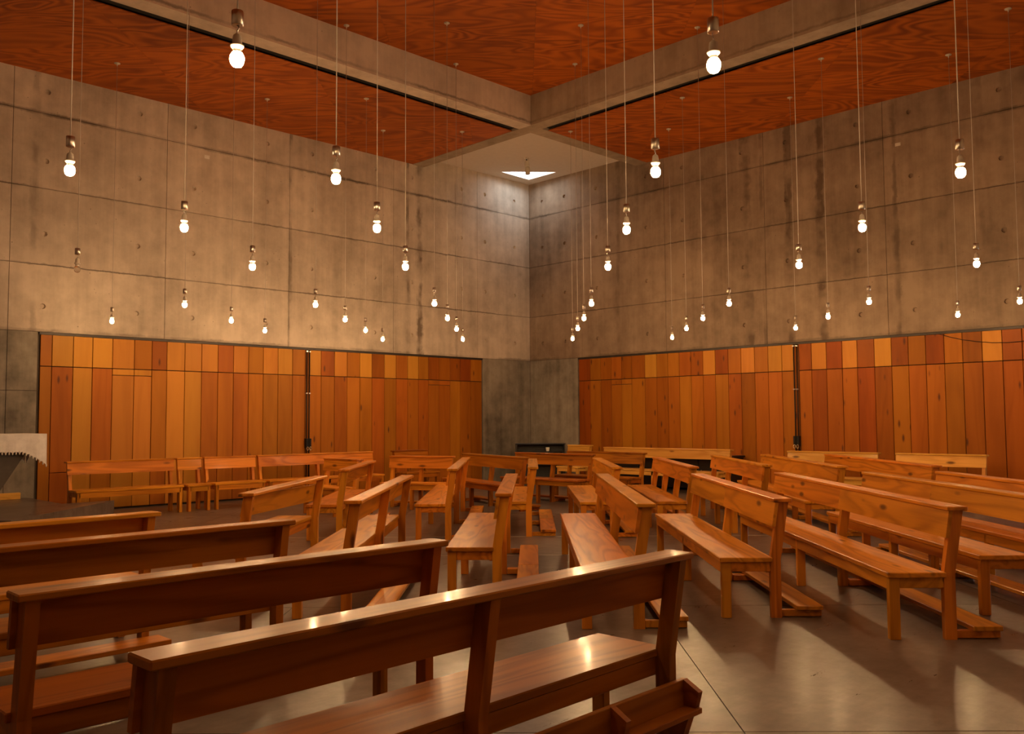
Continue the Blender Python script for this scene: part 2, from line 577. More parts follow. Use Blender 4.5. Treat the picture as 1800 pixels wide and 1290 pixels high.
def hole_panel(name, parent, mat, w, h, holes):
    """a cast panel, local x along the wall, local y into the wall, with cone-tie recesses"""
    mb = MB()
    holes = sorted(holes)
    g = 0.004
    rad, dep, n = 0.046, 0.037, 8
    xs = [g] + [(holes[i][0] + holes[i + 1][0]) / 2 for i in range(len(holes) - 1)] + [w - g]
    if not holes:
        mb.box(g, w - g, 0, T, g, h - g)
        return mb
    V, F = mb.v, mb.f
    for i, (hx, hz) in enumerate(holes):
        x0, x1, z0, z1 = xs[i], xs[i + 1], g, h - g
        hz = min(max(hz, 0.1), h - 0.1)
        ring = []
        outer = [(x1, hz), (x1, z1), (hx, z1), (x0, z1), (x0, hz), (x0, z0), (hx, z0), (x1, z0)]
        o = len(V)
        for p in outer:
            V.append((p[0], 0, p[1]))
        for k in range(n):
            a = 2 * math.pi * k / n
            V.append((hx + rad * math.cos(a), 0, hz + rad * math.sin(a)))
        for k in range(n):
            a = 2 * math.pi * k / n
            V.append((hx + rad * .8 * math.cos(a), dep, hz + rad * .8 * math.sin(a)))
        for k in range(n):
            l = (k + 1) % n
            F.append((o + k, o + l, o + n + l, o + n + k))
            F.append((o + n + k, o + n + l, o + 2 * n + l, o + 2 * n + k))
        F.append(tuple(o + 2 * n + k for k in range(n)))
    # rim back to the wall
    o = len(V)
    for x, z in ((g, g), (w - g, g), (w - g, h - g), (g, h - g)):
        V.append((x, 0, z))
        V.append((x, T, z))
    for k in range(4):
        l = (k + 1) % 4
        F.append((o + 2 * k, o + 2 * l, o + 2 * l + 1, o + 2 * k + 1))
    return mb


HOLE_Z = (3.37, 4.56, 5.77, 6.93)
ROWS = (2.95, 4.05, 5.31, 6.56, 7.46)


def wall_panels(parent, mat, joints, place, hole_x, rows=ROWS, hz=HOLE_Z):
    for a, b in zip(joints[:-1], joints[1:]):
        for z0, z1 in zip(rows[:-1], rows[1:]):
            hs = [(x - a, z - z0) for x in hole_x if a < x < b for z in hz if z0 < z < z1]
            mb = hole_panel('concrete_panel', parent, mat, b - a, z1 - z0, hs)
            o = obj('concrete_panel', mb, mat, parent)
            place(o, a, b, z0)


# left wall: plane y = YW, local x = world x, local y = into wall
def place_left(o, a, b, z):
    o.location = (a, YW, z)


def place_right(o, a, b, z):
    # local x runs toward the camera along -y
    o.location = (XW, -a, z)
    o.rotation_euler = (0, 0, -math.pi / 2)


wl = structure(obj('wall_left', MB().box(XB - .3, 12.73, YW + T, YW + .4, -0.3, 8.3).box(12.73, XW + .3, YW + T, YW + .4, -0.3, 7.5), M['conc_dark']),
               'board-marked concrete wall with tie holes, left of the corner')
JL = [-5.0, -3.35, -0.81, 1.73, 4.27, 6.80, 9.30, 11.88, 14.37, 16.15]
HL = []
for a, b in zip(JL[:-2], JL[1:-1]):
    HL += [a + .51, b - .50]
HL += [14.62, 15.62]
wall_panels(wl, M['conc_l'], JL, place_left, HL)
# concrete below the timber line
wall_panels(wl, M['conc_low'], [-5.0, -3.35, -0.81, 1.73, 4.27, 4.72], place_left, HL, (0.0, 1.02, 1.99, 2.95), (0.5, 2.3))
wall_panels(wl, M['conc_low'], [14.53, 16.15], place_left, [], (0.0, 2.95), ())

wr = structure(obj('wall_right', MB().box(XW + T, XW + .4, YB - .3, 0.2, -0.3, 8.3).box(XW + T, XW + .4, 2.4, 12.36, -0.3, 8.3).box(XW + T, XW + .4, 0.2, 2.4, 2.6, 8.3).box(XW + T, XW + .4, 12.36, YW + .3, -0.3, 7.5), M['conc_dark']),
               'rain-stained concrete wall with tie holes, right of the corner')
JR = [-15.75, -14.02, -11.59, -9.15, -6.73, -4.27, -1.83, 0.61, 1.2]
HR = []
for a, b in zip(JR[1:-2], JR[2:-1]):
    HR += [a + .48, b - .50]
HR += [-15.3, -14.55]
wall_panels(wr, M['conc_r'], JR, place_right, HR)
wall_panels(wr, M['conc_low'], [-15.75, -14.17], place_right, [], (0.0, 2.95), ())
wall_panels(wr, M['conc_low'], [-0.2, 1.2], place_right, [], (0.0, 2.95), ())
wall_panels(wr, M['conc_low'], [-2.4, -0.2], place_right, [], (2.6, 2.95), ())

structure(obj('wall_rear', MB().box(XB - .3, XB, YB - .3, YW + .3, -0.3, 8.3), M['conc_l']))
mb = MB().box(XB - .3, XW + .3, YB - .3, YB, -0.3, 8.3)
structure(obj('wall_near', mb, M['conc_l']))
structure(obj('ground_outside', MB().box(XW + .4, 30, -8, 12, -0.4, -0.02), M['conc_low']))

# ------------------------------------------------------------------ ceiling
tri = [(14.80, 15.36), (15.78, 14.48), (15.79, 15.40)]


def holed(x0, x1, y0, y1, z0, z1, hole):
    """slab with a polygonal hole"""
    bm = bmesh.new()
    loops = []
    for z in (z0, z1):
        vs = [bm.verts.new((x, y, z)) for x, y in ((x0, y0), (x1, y0), (x1, y1), (x0, y1))]
        hs = [bm.verts.new((x, y, z)) for x, y in hole]
        es = [bm.edges.new((l[i], l[(i + 1) % len(l)])) for l in (vs, hs) for i in range(len(l))]
        bmesh.ops.triangle_fill(bm, edges=es, use_beauty=True)
        loops.append((vs, hs))
    for k in (0, 1):
        a, b = loops[0][k], loops[1][k]
        for i in range(len(a)):
            j = (i + 1) % len(a)
            bm.faces.new((a[i], a[j], b[j], b[i]))
    bmesh.ops.recalc_face_normals(bm, faces=bm.faces)
    me = bpy.data.meshes.new('slab')
    bm.to_mesh(me)
    bm.free()
    return me


ceil = structure(obj('ceiling', MB().box(XB - .3, 12.73, YB - .3, YW + .3, 8.0, 8.3).box(12.73, XW + .3, YB - .3, 12.36, 8.0, 8.3), M['conc_dark']),
                 'plywood ceiling between crossing concrete beams')
SR_L = [-16.9 - 1.22, -13.11, -10.67, -8.23, -5.85, -3.36, -0.92, 1.5]
SR_R = [-2.14, 0.30, 2.72, 5.13, 7.52, 9.95, 12.4, 14.9]
SR_C = [-12.0, -9.45, -7.02, -4.58, -2.14, 0.30, 2.74, 5.18, 7.62, 10.1]
SD = [-8.4 + 1.225 * k for k in range(0, 25)]
off = 14.72 - SD[min(range(len(SD)), key=lambda i: abs(SD[i] - 14.72))]
SD = [s + off for s in SD]
laid('plywood_sheet', ceil, M['ply'], SR_L, SD, (XB, 12.41, 12.57, YW), Z_STRIP, Z_STRIP + .015, 0.0015)
laid('plywood_sheet', ceil, M['ply'], SR_R, SD, (12.92, XW, YB, 12.04), Z_STRIP, Z_STRIP + .015, 0.0015)
laid('plywood_sheet', ceil, M['ply'], SR_C, SD, (XB, 12.41, YB, 12.04), Z_MID, Z_MID + .015, 0.0015)
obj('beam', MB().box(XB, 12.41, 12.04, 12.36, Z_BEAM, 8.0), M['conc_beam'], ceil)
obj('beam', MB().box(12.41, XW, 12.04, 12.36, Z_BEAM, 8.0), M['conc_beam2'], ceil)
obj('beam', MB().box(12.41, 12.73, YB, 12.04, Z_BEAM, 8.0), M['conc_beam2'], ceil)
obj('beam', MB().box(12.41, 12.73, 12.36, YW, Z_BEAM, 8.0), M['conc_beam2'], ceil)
obj('shadow_gap', MB().box(XB, 12.41, 12.36, 12.60, Z_STRIP + .05, Z_STRIP + .08), M['dark_void'], ceil)  # black strip added over the gap, standing in for its shade
obj('shadow_gap', MB().box(12.73, 12.95, YB, 12.04, Z_STRIP + .05, Z_STRIP + .08), M['dark_void'], ceil)  # same black stand-in for shade along the right beam
obj('plaster_panel', holed(12.73, XW + T, 12.36, YW + T, Z_WHITE, 7.5, tri), M['plaster'], ceil)

# ------------------------------------------------------------------ timber cladding
BL = [4.76, 4.94, 5.27, 5.58, 5.91, 6.28, 6.59, 6.86, 7.19, 7.51, 7.83, 8.14, 8.45, 8.76, 9.08, 9.40, 9.69,
      9.78, 10.06, 10.38, 10.69, 11.01, 11.32, 11.65, 11.96, 12.28, 12.58, 12.87, 13.18, 13.51, 13.82, 14.15, 14.50]
BRT = [14.14, 13.79, 13.47, 13.15, 12.85, 12.56, 12.19, 11.87, 11.57, 11.27, 10.97, 10.67, 10.37, 10.06, 9.76, 9.45, 9.15, 8.85, 8.60,
       8.49, 8.23, 7.93, 7.62, 7.33, 7.01, 6.70, 6.40, 6.10, 5.79, 5.49, 5.18, 4.87, 4.57, 4.25, 3.93, 3.62, 3.30, 2.98, 2.66, 2.4]
UP_L = 'abbbbdcbbbababba' + 'bcbdbcbabaccccda'
LOW_L = 'adbabbabbaaadaaa' + 'dddaddddddddadcd'
UP_R = 'cdcdcdbaadcbcdbabb' + 'cbcbcbcdcdcbcdabcdabd'
LOW_R = 'cdcdaddcdaddadcdad' + 'dcddccdddddddaddadda'
mesh_cache = {}


def cladding(parent, edges, ups, lows, along_x, face, splits):
    for k, (a, b) in enumerate(zip(edges[:-1], edges[1:])):
        w = abs(b - a)
        segs = [(2.398, 2.905, ups[k % len(ups)])]
        zs = [0.03] + sorted(splits.get(k, ())) + [2.39]
        segs += [(p + 0.005 * (i > 0), q - 0.005, lows[k % len(lows)]) for i, (p, q) in enumerate(zip(zs[:-1], zs[1:]))]
        for z0, z1, mt in segs:
            dep = 0.004 * random.random()
            mb = MB().chbox(0.005, w - 0.005, dep, 0.030, 0, z1 - z0, 0.004)
            o = obj('board', mb, M['board_' + mt], parent)
            if along_x:
                o.location = (a, face, z0)
            else:
                o.location = (face, a, z0)
                o.rotation_euler = (0, 0, -math.pi / 2)


def partition(label, edges, ups, lows, along_x, splits={}):
    t = thing('timber_partition', label, 'wall panel', group='timber partitions')
    a, b = min(edges[0], edges[-1]), max(edges[0], edges[-1])
    if along_x:
        obj('backing', MB().box(a, b, YW + .035, YW + .039, .02, 2.905), M['dark_void'], t)  # black sheet added to paint the shade between the boards
    else:
        obj('backing', MB().box(XW + .035, XW + .039, a, b, .02, 2.905), M['dark_void'], t)
    cladding(t, edges, ups, lows, along_x, (YW if along_x else XW) + 0.004, splits)
    return t


partition('timber board partition nearest the altar, left of the first black rod pair', BL[:17], UP_L, LOW_L, True,
          {1: (.655,), 2: (.655,), 3: (.655,), 4: (.655, 2.28), 5: (.655, 2.28), 6: (.655,)})
partition('timber board partition between the left black rods and the bare concrete corner', BL[17:], UP_L[16:], LOW_L[16:], True, {10: (2.28,), 11: (2.28,)})
partition('dark timber board partition just right of the bare concrete corner', BRT[:19], UP_R, LOW_R, False, {3: (2.27,), 4: (2.27,)})
partition('timber board partition right of the black rods, with a thin cable hanging across', BRT[19:], UP_R[18:], LOW_R[18:], False)
# dark head tracks above the boards
structure(obj('trim_1', MB().box(4.74, 14.52, YW - 0.004, YW + .04, 2.907, 2.948), M['dark_track']), 'dark steel head track above the left timber boards')
structure(obj('trim_2', MB().box(XW - 0.004, XW + .04, 2.4, 14.15, 2.907, 2.948), M['dark_track']), 'dark steel head track above the right timber boards')


def rods(label, loc, rz):
    t = thing('slide_bolt', label, 'bolt', loc, rz, 'rod bolts on the timber walls')
    obj('cover_strip', MB().chbox(-.04, .04, .012, .034, .03, 2.9, .003), M['board_c'], t)
    for s in (-1, 1):
        obj('rod', MB().tube([(s * 0.032, -0.025, 0.05), (s * 0.032, -0.025, 2.9)], 0.012), M['black_metal'], t, True)
        b = obj('latch', MB().chbox(s * 0.032 - 0.028, s * 0.032 + 0.028, -0.075, -0.005, 0.94, 1.13), M['black_metal'], t)
        obj('pull_ring', MB().tube([(s * 0.032 + 0.022 * math.cos(q), -0.085, 0.93 + 0.035 * math.sin(q)) for q in [i * math.pi / 5 for i in range(11)]], 0.007, 6), M['brass'], b, True)
        for z in (2.02, 2.86):
            obj('bracket', MB().chbox(s * 0.032 - 0.02, s * 0.032 + 0.02, -0.05, 0.0, z, z + 0.025), M['steel'], t)
    return t


rods('pair of black bolt rods on the left timber wall', (9.735, YW + 0.0, 0), 0)
rods('pair of black bolt rods on the right timber wall', (XW + 0.0, 8.545, 0), -math.pi / 2)

cb = MB().tube([(XW - .012, 5.85, 2.905), (XW - .014, 5.66, 2.835), (XW - .016, 5.47, 2.78), (XW - .016, 5.25, 2.735), (XW - .016, 5.0, 2.70), (XW - .016, 4.75, 2.688), (XW - .016, 4.4, 2.70), (XW - .016, 3.9, 2.76), (XW - .014, 3.5, 2.905)], 0.006, 6)
tag(obj('cable', cb, M['black_metal'], None, True), 'thin dark cable sagging across the top right timber boards', 'cable')
o = tag(obj('wall_card', MB().chbox(-.05, .05, -.006, -.0005, -.035, .035, .001), M['card']), 'small white card fixed to the concrete left of the hanging bulbs', 'card')
o.location = (7.55, YW, 6.405)
o = tag(obj('wall_card', MB().chbox(-.05, .05, -.006, -.0005, -.03, .03, .001), M['porcelain']), 'small faded card high on the right concrete wall', 'card')
o.location = (XW, 6.46, 6.38)
o.rotation_euler = (0, 0, -math.pi / 2)

# spot lamp under the corner skylight
sl = thing('spot_lamp', 'small tubular spot lamp under the white corner ceiling', 'lamp', (14.42, 14.13, Z_WHITE))
obj('mount', MB().chbox(-.05, .05, -.03, .03, -.03, 0), M['plaster'], sl)
obj('arm', MB().tube([(0, 0, -.03), (0.005, 0.005, -.08)], 0.012), M['black_metal'], sl, True)
ax = Matrix.Rotation(math.radians(32), 4, Vector((1, -1, 0)))
for k, (z0, z1, r) in enumerate(((-.205, -.06, .055), (-.37, -.21, .058))):
    o = obj('barrel', MB().lathe([(r * .9, z0), (r, z0 + .01), (r, z1 - .01), (r * .9, z1)], 18), M['porcelain'], sl, True)
    o.matrix_local = Matrix.Translation((0.0, 0.0, -.02)) @ Matrix.Rotation(math.radians(-6), 4, 'X')

# ------------------------------------------------------------------ dais and altar
DZ = 0.28
pts = [tuple(W(-6.2, 11.0)), (W(-6.2, 13.74).x, W(-6.2, 13.74).y)]
yk = 14.14
dk = yk / S - 6.2
pts = [tuple(W(-6.2, 11.0)), tuple(W(-6.2, dk)), (4.62, yk), (4.62, YW - .002), (XB + .02, YW - .002), (XB + .02, 8.0), tuple(W(-9.5, 11.0))]
structure(obj('floor_dais', MB().prism(pts, 0.0, DZ), M['floor']), 'low raised floor under the altar')

al = thing('altar', 'dark stone altar with slanting pedestal at the left edge', 'altar', (3.36, 14.08, DZ), 0)
obj('table_slab', MB().chbox(-.85, .85, -.45, .45, .93, 1.03, .006), M['altar'], al)
mb = MB().hexa([(-.2, -.3, 0), (.18, -.3, 0), (.18, .3, 0), (-.2, .3, 0), (-.74, -.36, .93), (.73, -.36, .93), (.73, .36, .93), (-.74, .36, .93)])
obj('pedestal', mb, M['altar'], al)


def hem(s):
    return 0.25 + 0.18 * max(0.0, (abs(s) - 0.62) / 0.38) ** 1.4


def altar_cloth():
    mb = MB()
    V, F = mb.v, mb.f
    # top sheet
    nx = 40
    x0, x1, y0, y1, zt = -.86, .865, -.46, .46, 1.036

    def drop(s):
        # the hem hangs lowest at the corners
        return hem(s)
    rows = 7
    # front and back skirts with the top between them
    for side, yy in ((-1, y0), (1, y1)):
        o = len(V)
        for i in range(nx + 1):
            s = i / nx * 2 - 1
            x = (x0 + x1) / 2 + s * (x1 - x0) / 2
            h = drop(s) + 0.008 * math.cos(i * math.pi)
            for j in range(rows + 1):
                q = j / rows
                wave = 0.012 * math.sin(s * 17 + side) * q
                V.append((x, yy + side * (0.004 + wave * .8 + 0.008 * q), zt - h * q))
        for i in range(nx):
            for j in range(rows):
                a = o + i * (rows + 1) + j
                F.append((a, a + 1, a + rows + 2, a + rows + 1))
    for side, xx in ((-1, x0), (1, x1)):
        o = len(V)
        for i in range(17):
            s = i / 16 * 2 - 1
            y = s * .46
            h = 0.30 + 0.14 * abs(s) ** 3 + 0.008 * math.cos(i * math.pi)
            for j in range(rows + 1):
                q = j / rows
                V.append((xx + side * (0.004 + 0.01 * q + 0.008 * q * math.sin(s * 9)), y, zt - h * q))
        for i in range(16):
            for j in range(rows):
                a = o + i * (rows + 1) + j
                F.append((a, a + 1, a + rows + 2, a + rows + 1))
    o = len(V)
    V += [(x0, y0, zt), (x1, y0, zt), (x1, y1, zt), (x0, y1, zt)]
    F.append((o, o + 1, o + 2, o + 3))
    return mb


tc = thing('altar_cloth', 'white crocheted cloth draped over the altar', 'cloth', (3.36, 14.08, DZ), 0)
oc = obj('cloth', altar_cloth(), M['cloth'], tc)
sm = oc.modifiers.new('thickness', 'SOLIDIFY')
sm.thickness = 0.004
for i in range(0, 41):
    s = i / 40 * 2 - 1
    h = hem(s)
    x = 0.0025 + s * .8625
    obj('tassel', MB().lathe([(0.004, 1.036 - h - .035), (0.011, 1.036 - h - .02), (0.009, 1.036 - h + .012)], 6, x, -.474), M['lace'], tc)
pl = tag(obj('loose_plank', MB().chbox(-.34, .34, -.02, .06, 0.0, .10), M['lpine_x']), 'short pale plank lying by the wall behind the altar', 'plank')
pl.location = (4.12, YW - .2, DZ)

# ------------------------------------------------------------------ pendant bulbs
BULBS = [
    [(1.879, 3.640), (3.480, 2.209)],
    [(1.961, 6.003), (3.307, 5.015), (4.726, 3.454), (6.205, 2.080)],
    [(3.235, 7.142), (4.412, 6.078), (6.000, 4.695), (7.394, 3.277)],
    [(3.306, 9.826), (4.575, 8.476), (5.742, 7.408), (7.308, 5.974), (8.712, 4.547), (10.038, 3.240)],
    [(5.387, 11.839), (6.708, 10.659), (7.847, 9.479), (9.461, 8.036), (10.899, 6.750), (12.201, 5.343), (13.732, 3.892)],
    [(5.419, 14.506), (6.775, 13.206), (8.025, 11.893), (9.130, 10.709), (10.746, 9.284), (12.175, 8.023), (13.474, 6.563), (14.805, 5.081)],
    [(7.972, 14.298), (9.243, 13.062), (10.323, 11.863), (11.861, 10.394), (13.320, 9.123), (14.716, 7.777)],
    [(10.516, 14.288), (11.707, 13.267), (13.269, 11.765), (14.579, 10.321)]]
ZB = 3.07
prof = [(0.010, -0.040), (0.020, -0.036), (0.028, -0.025), (0.032, -0.008), (0.0315, 0.004), (0.028, 0.014), (0.023, 0.022)]
me_bulb = MB().lathe(prof, 12).mesh('bulb', True)
me_collar = MB().lathe([(0.0228, 0.0222), (0.019, 0.031), (0.0165, 0.038), (0.0165, 0.046)], 14).mesh('bulb_collar', True)
me_clear = MB().lathe(prof, 16).mesh('bulb_clear', True)
me_sock = MB().lathe([(0.020, 0.040), (0.030, 0.052), (0.0305, 0.058), (0.022, 0.062), (0.021, 0.085), (0.018, 0.102), (0.006, 0.112)], 16).mesh('socket', True)
me_thread = MB().lathe([(0.0172, 0.038), (0.019, 0.046)], 14).mesh('bulb_cap', True)
me_link = MB().tube([(0.0, 0, .110), (0.0, 0, .125), (0.008, 0, .135), (0.008, 0, .143), (0, 0, .150)], 0.0035, 6).mesh('hook', True)
me_ferr = MB().lathe([(0.024, .148), (0.0265, .150), (0.0265, .212), (0.024, .215), (0.004, .216)], 20).mesh('ferrule', True)
cords = {}
roses = {}
for key, zt in (('strip', Z_STRIP), ('mid', Z_MID), ('white', Z_WHITE)):
    h = zt - ZB
    cords[key] = MB().tube([(0, 0, .214), (0, 0, h - .01)], 0.0034, 6).mesh('cord', True)
    roses[key] = MB().lathe([(0.007, h - .05), (0.009, h - .018), (0.045, h - .012), (0.047, h - .0005)], 14).mesh('ceiling_rose', True)
for mesh, mt in ((me_bulb, 'bulb'), (me_clear, 'clear_bulb'), (me_sock, 'porcelain'), (me_collar, 'card'), (me_thread, 'steel'), (me_link, 'steel'), (me_ferr, 'steel'),
                 *((c, 'cord') for c in cords.values()), *((c, 'porcelain') for c in roses.values())):
    mesh.materials.append(M[mt])
ORD = ['leftmost', 'second from left', 'third from left', 'fourth from left', 'fifth from left', 'sixth from left', 'seventh from left', 'rightmost']
ROWN = ['top row of two', 'second row from the top', 'third row from the top', 'fourth row from the top', 'fifth row from the top', 'sixth row from the top', 'seventh row from the top', 'lowest row of four']
for ri, row in enumerate(BULBS):
    for k, (x, y) in enumerate(row):
        lit = not (ri == 3 and k == 0)
        ordn = 'rightmost' if k == len(row) - 1 else ORD[k]
        if lit:
            lab = 'lit bare bulb on a cord, %s in the %s' % (ordn, ROWN[ri])
        else:
            lab = 'the only unlit clear bulb, hanging by the left concrete wall'
        key = 'mid' if (x < 12.41 and y < 12.04) else ('white' if (x > 12.73 and y > 12.36) else 'strip')
        t = thing('pendant_bulb', lab, 'pendant light', (x, y, ZB), random.random() * 6.28, 'bare bulbs hanging on long cords')
        obj('bulb', me_bulb if lit else me_clear, None, t)
        obj('bulb_collar', me_collar, None, t)
        obj('socket', me_sock, None, t)
        obj('bulb_cap', me_thread, None, t)
        obj('hook', me_link, None, t)
        obj('ferrule', me_ferr, None, t)
        obj('cord', cords[key], None, t)
        obj('ceiling_rose', roses[key], None, t)

# ------------------------------------------------------------------ benches
HB = 0.87


def bench(label, P, Q, F, tone='pine', posts=3, kneel='down', group='wooden church benches', hb=HB, split=None, loose=False, kgap=None):
    """P, Q: plan ends of the top rail's rear edge; F: facing direction.  local +y = facing, local x = length"""
    P, Q = Vector(P), Vector(Q)
    F = Vector(F)
    d = (Q - P)
    Ln = d.length
    d.normalize()
    n = Vector((-d.y, d.x))
    if n.dot(F) < 0:
        d = -d
        n = -n
    # local x = d, local y = n  (d x n = +z)
    c = (P + Q) / 2
    mx, mz = M[tone + '_x'], M[tone + '_z']
    t = thing('church_bench', label, 'bench', (c.x, c.y, 0), math.atan2(d.y, d.x), group)
    h = Ln / 2
    zt = hb
    xs = [-h + 0.055 + i * (Ln - 0.11) / (posts - 1) for i in range(posts)]
    tw = 0.024
    obj('top_rail', MB().chbox(-h, h, 0.0, 0.135, zt - 0.028, zt, 0.005), mx, t)
    # back boards, one per bay pair, on the seat side of the posts
    lean = lambda z: 0.085 - 0.065 * max(0.0, (z - 0.42)) / (zt - 0.03 - 0.42)
    if split is None:
        split = Ln > 3.0 and posts == 3
    cuts = [-h + 0.01, xs[len(xs) // 2], h - 0.01] if split else [-h + 0.01, h - 0.01]
    for a, b in zip(cuts[:-1], cuts[1:]):
        z0, z1 = zt - 0.205, zt - 0.029
        ya, yb = lean(z0) + 0.076, lean(z1) + 0.076
        mb = MB().hexa([(a, ya, z0), (b, ya, z0), (b, ya + .026, z0), (a, ya + .026, z0),
                        (a, yb, z1), (b, yb, z1), (b, yb + .026, z1), (a, yb + .026, z1)])
        o = obj('back_board', mb, mx, t)
        if loose:
            o.location = (0.10, 0.012, -0.035)
            o.rotation_euler = (0, math.radians(1.6), 0)
    # seat
    obj('seat', MB().chbox(-h + 0.012, h - 0.012, 0.150, 0.535, 0.405, 0.44, 0.005), mx, t)
    obj('apron', MB().chbox(-h + 0.06, h - 0.06, 0.495, 0.522, 0.325, 0.404, 0.003), mx, t)
    obj('apron', MB().chbox(-h + 0.06, h - 0.06, 0.162, 0.186, 0.325, 0.404, 0.003), mx, t)
    for x in xs:
        # upright: straight leg below the seat, raked above
        zs = [0.0, 0.42, zt - 0.029]
        mb = MB()
        V, Fc = mb.v, mb.f
        for z in zs:
            y = lean(z)
            for a, b in ((x - tw, y), (x + tw, y), (x + tw, y + .075), (x - tw, y + .075)):
                V.append((a, b, z))
        for k in range(2):
            for i in range(4):
                j = (i + 1) % 4
                Fc.append((4 * k + i, 4 * k + j, 4 * k + 4 + j, 4 * k + 4 + i))
        Fc.append((3, 2, 1, 0))
        Fc.append((8, 9, 10, 11))
        obj('back_post', mb, mz, t)
        obj('front_leg', MB().chbox(x - tw, x + tw, 0.452, 0.522, 0.0, 0.404 if abs(x) > h - .1 else 0.404, 0.003), mz, t)
        obj('side_rail', MB().chbox(x - tw * .8, x + tw * .8, 0.16, 0.452, 0.335, 0.404, 0.003), mx, t)
    if kneel == 'up':
        # folded up against the rear posts: an open tray with ends and dividers
        k = obj('kneeler_plank', MB().chbox(-h + .02, h - .03, 0.030, 0.056, 0.195, 0.325, 0.003), mx, t)
        obj('kneeler_shelf', MB().chbox(-h + .02, h - .03, -0.046, 0.0295, 0.192, 0.216, 0.003), mx, k)
        for x in (-h + .035, -.72, .66, h - .045):
            mb = MB()
            pr = [(0.0295, 0.2165), (-0.030, 0.2165), (-0.048, 0.285), (0.0295, 0.327)]
            for xx in (x - .015, x + .015):
                mb.v += [(xx, y, z) for y, z in pr]
            mb.f += [(0, 1, 2, 3), (7, 6, 5, 4)] + [(i, (i + 1) % 4, 4 + (i + 1) % 4, 4 + i) for i in range(4)]
            obj('kneeler_divider', mb, mx, k)
        for x in (-h + .06, 0.0, h - .09):
            mb = MB().hexa([(x - .022, .035, .012), (x + .022, .035, .012), (x + .022, .082, .012), (x - .022, .082, .012),
                            (x - .022, -.03, .191), (x + .022, -.03, .191), (x + .022, .052, .191), (x - .022, .052, .191)])
            obj('kneeler_arm', mb, mx, k)
    elif kneel:
        zk = 0.085
        kcuts = [-h + 0.02, 0.0, h - 0.02] if Ln > 2.2 else [-h + 0.02, h - 0.02]
        for i, (a, b) in enumerate(zip(kcuts[:-1], kcuts[1:])):
            g = 0.004 if len(kcuts) > 2 else 0
            k = obj('kneeler_plank', MB().chbox(a + g, b - g, -0.30, -0.105, zk - 0.05, zk - 0.018, 0.004), mx, t)
            px = xs if len(kcuts) == 2 else ([x for x in xs if a - .03 <= x <= b + .03])
            done = []
            for x in px:
                if len(kcuts) > 2 and abs(x) < 0.05:
                    x = -0.03 if i == 0 else 0.03
                if x < -h + 0.1:
                    x = -h + 0.075
                if x > h - 0.1:
                    x = h - 0.075
                obj('kneeler_arm', MB().chbox(x - .022, x + .022, -0.295, -0.002, zk - 0.100, zk - 0.0505, 0.003), mx, k)
            # hinge line at the foot of the rear posts
            k.location = (0, 0.083, 0.020)
    return t


def rd(r, d):
    return W(r, d)


FL = Vector((-S, S))        # facing left of the photo (toward the altar side)
YP = Vector((0, 1))         # facing the left wall
XN = Vector((-1, 0))        # facing away from the right wall
YN = Vector((0, -1))

# foreground, backs to the camera
bench('nearest bench, its kneeler folded up, back toward the camera', (0.936, 2.215), (3.375, 2.292), YP, 'dpine', kneel='up', split=False)
bench('bench second from the camera, its rail crossing the left half', (0.972, 3.384), (2.895, 3.386), YP, 'dpine', posts=2)
bench('bench third from the camera at left, dark knot under its rail', (0.95, 4.74), (2.875, 4.762), YP, 'dpine', posts=2)
bench('farthest of the four foreground benches at the left edge', (0.60, 5.80), (2.53, 5.855), YP, 'pine', posts=2)
# near block, rails pointing away from the camera
bench('bench with a loosened back board hanging at its near end', rd(-2.19, 7.44), rd(-2.10, 9.86), FL, 'pine', posts=2, loose=True, split=False)
bench('bench with broad pale rail and three back posts, left of the central seat', rd(-1.17, 6.70), rd(-1.16, 9.90), FL, 'pine', split=False)
bench('central bench seen end on, rail slightly left of the room corner', rd(-0.065, 7.28), rd(-0.02, 10.05), FL, 'pine', split=False)
bench('bench just right of centre with wavy-grained seat end on', rd(0.95, 6.33), rd(0.975, 9.95), FL, 'pine', split=False)
bench('knotty bench with full end view right of the nearest rail end', rd(2.0, 6.67), rd(2.0, 9.86), FL, 'pine')
bench('longest foreground right bench, kneeler end nearest the right bottom floor', rd(2.95, 5.99), rd(2.93, 9.97), FL, 'pine')
bench('bench cut by the right edge with strongly grained back board', rd(3.92, 6.72), rd(3.90, 10.0), FL, 'pine')
bench('reddish bench at the right edge, behind the grained back board', rd(4.75, 6.5), rd(4.72, 10.03), FL, 'pine', split=False)
# far block across the aisle
bench('far bench left of the aisle with slanting rail near the black left rods', rd(-2.10, 11.1), rd(-2.17, 13.65), FL, 'pine', posts=2)
bench('far bench with plain square seat end, left of the central rail', rd(-0.76, 11.1), rd(-0.80, 14.7), FL, 'pine')
bench('far bench directly below the room corner with its kneeler at right', rd(0.235, 11.38), rd(0.27, 14.05), FL, 'pine')
bench('far bench with small square seat end right of the room corner', rd(1.28, 11.25), rd(1.28, 14.2), FL, 'pine')
bench('far bench showing four slim back posts through its open back', rd(2.235, 11.28), rd(2.23, 14.3), FL, 'pine', posts=4, split=False)
bench('far bench with a pale end post, between the four-post bench and the lit legs', rd(3.24, 11.6), rd(3.28, 14.9), FL, 'pine', posts=4, split=False)
bench('far bench with daylit pale legs at its near end', rd(4.06, 11.2), rd(4.18, 15.2), FL, 'pine', split=False)
bench('far right bench in front of the palest wall bench', rd(5.22, 11.2), rd(5.21, 15.1), FL, 'pine', split=False)
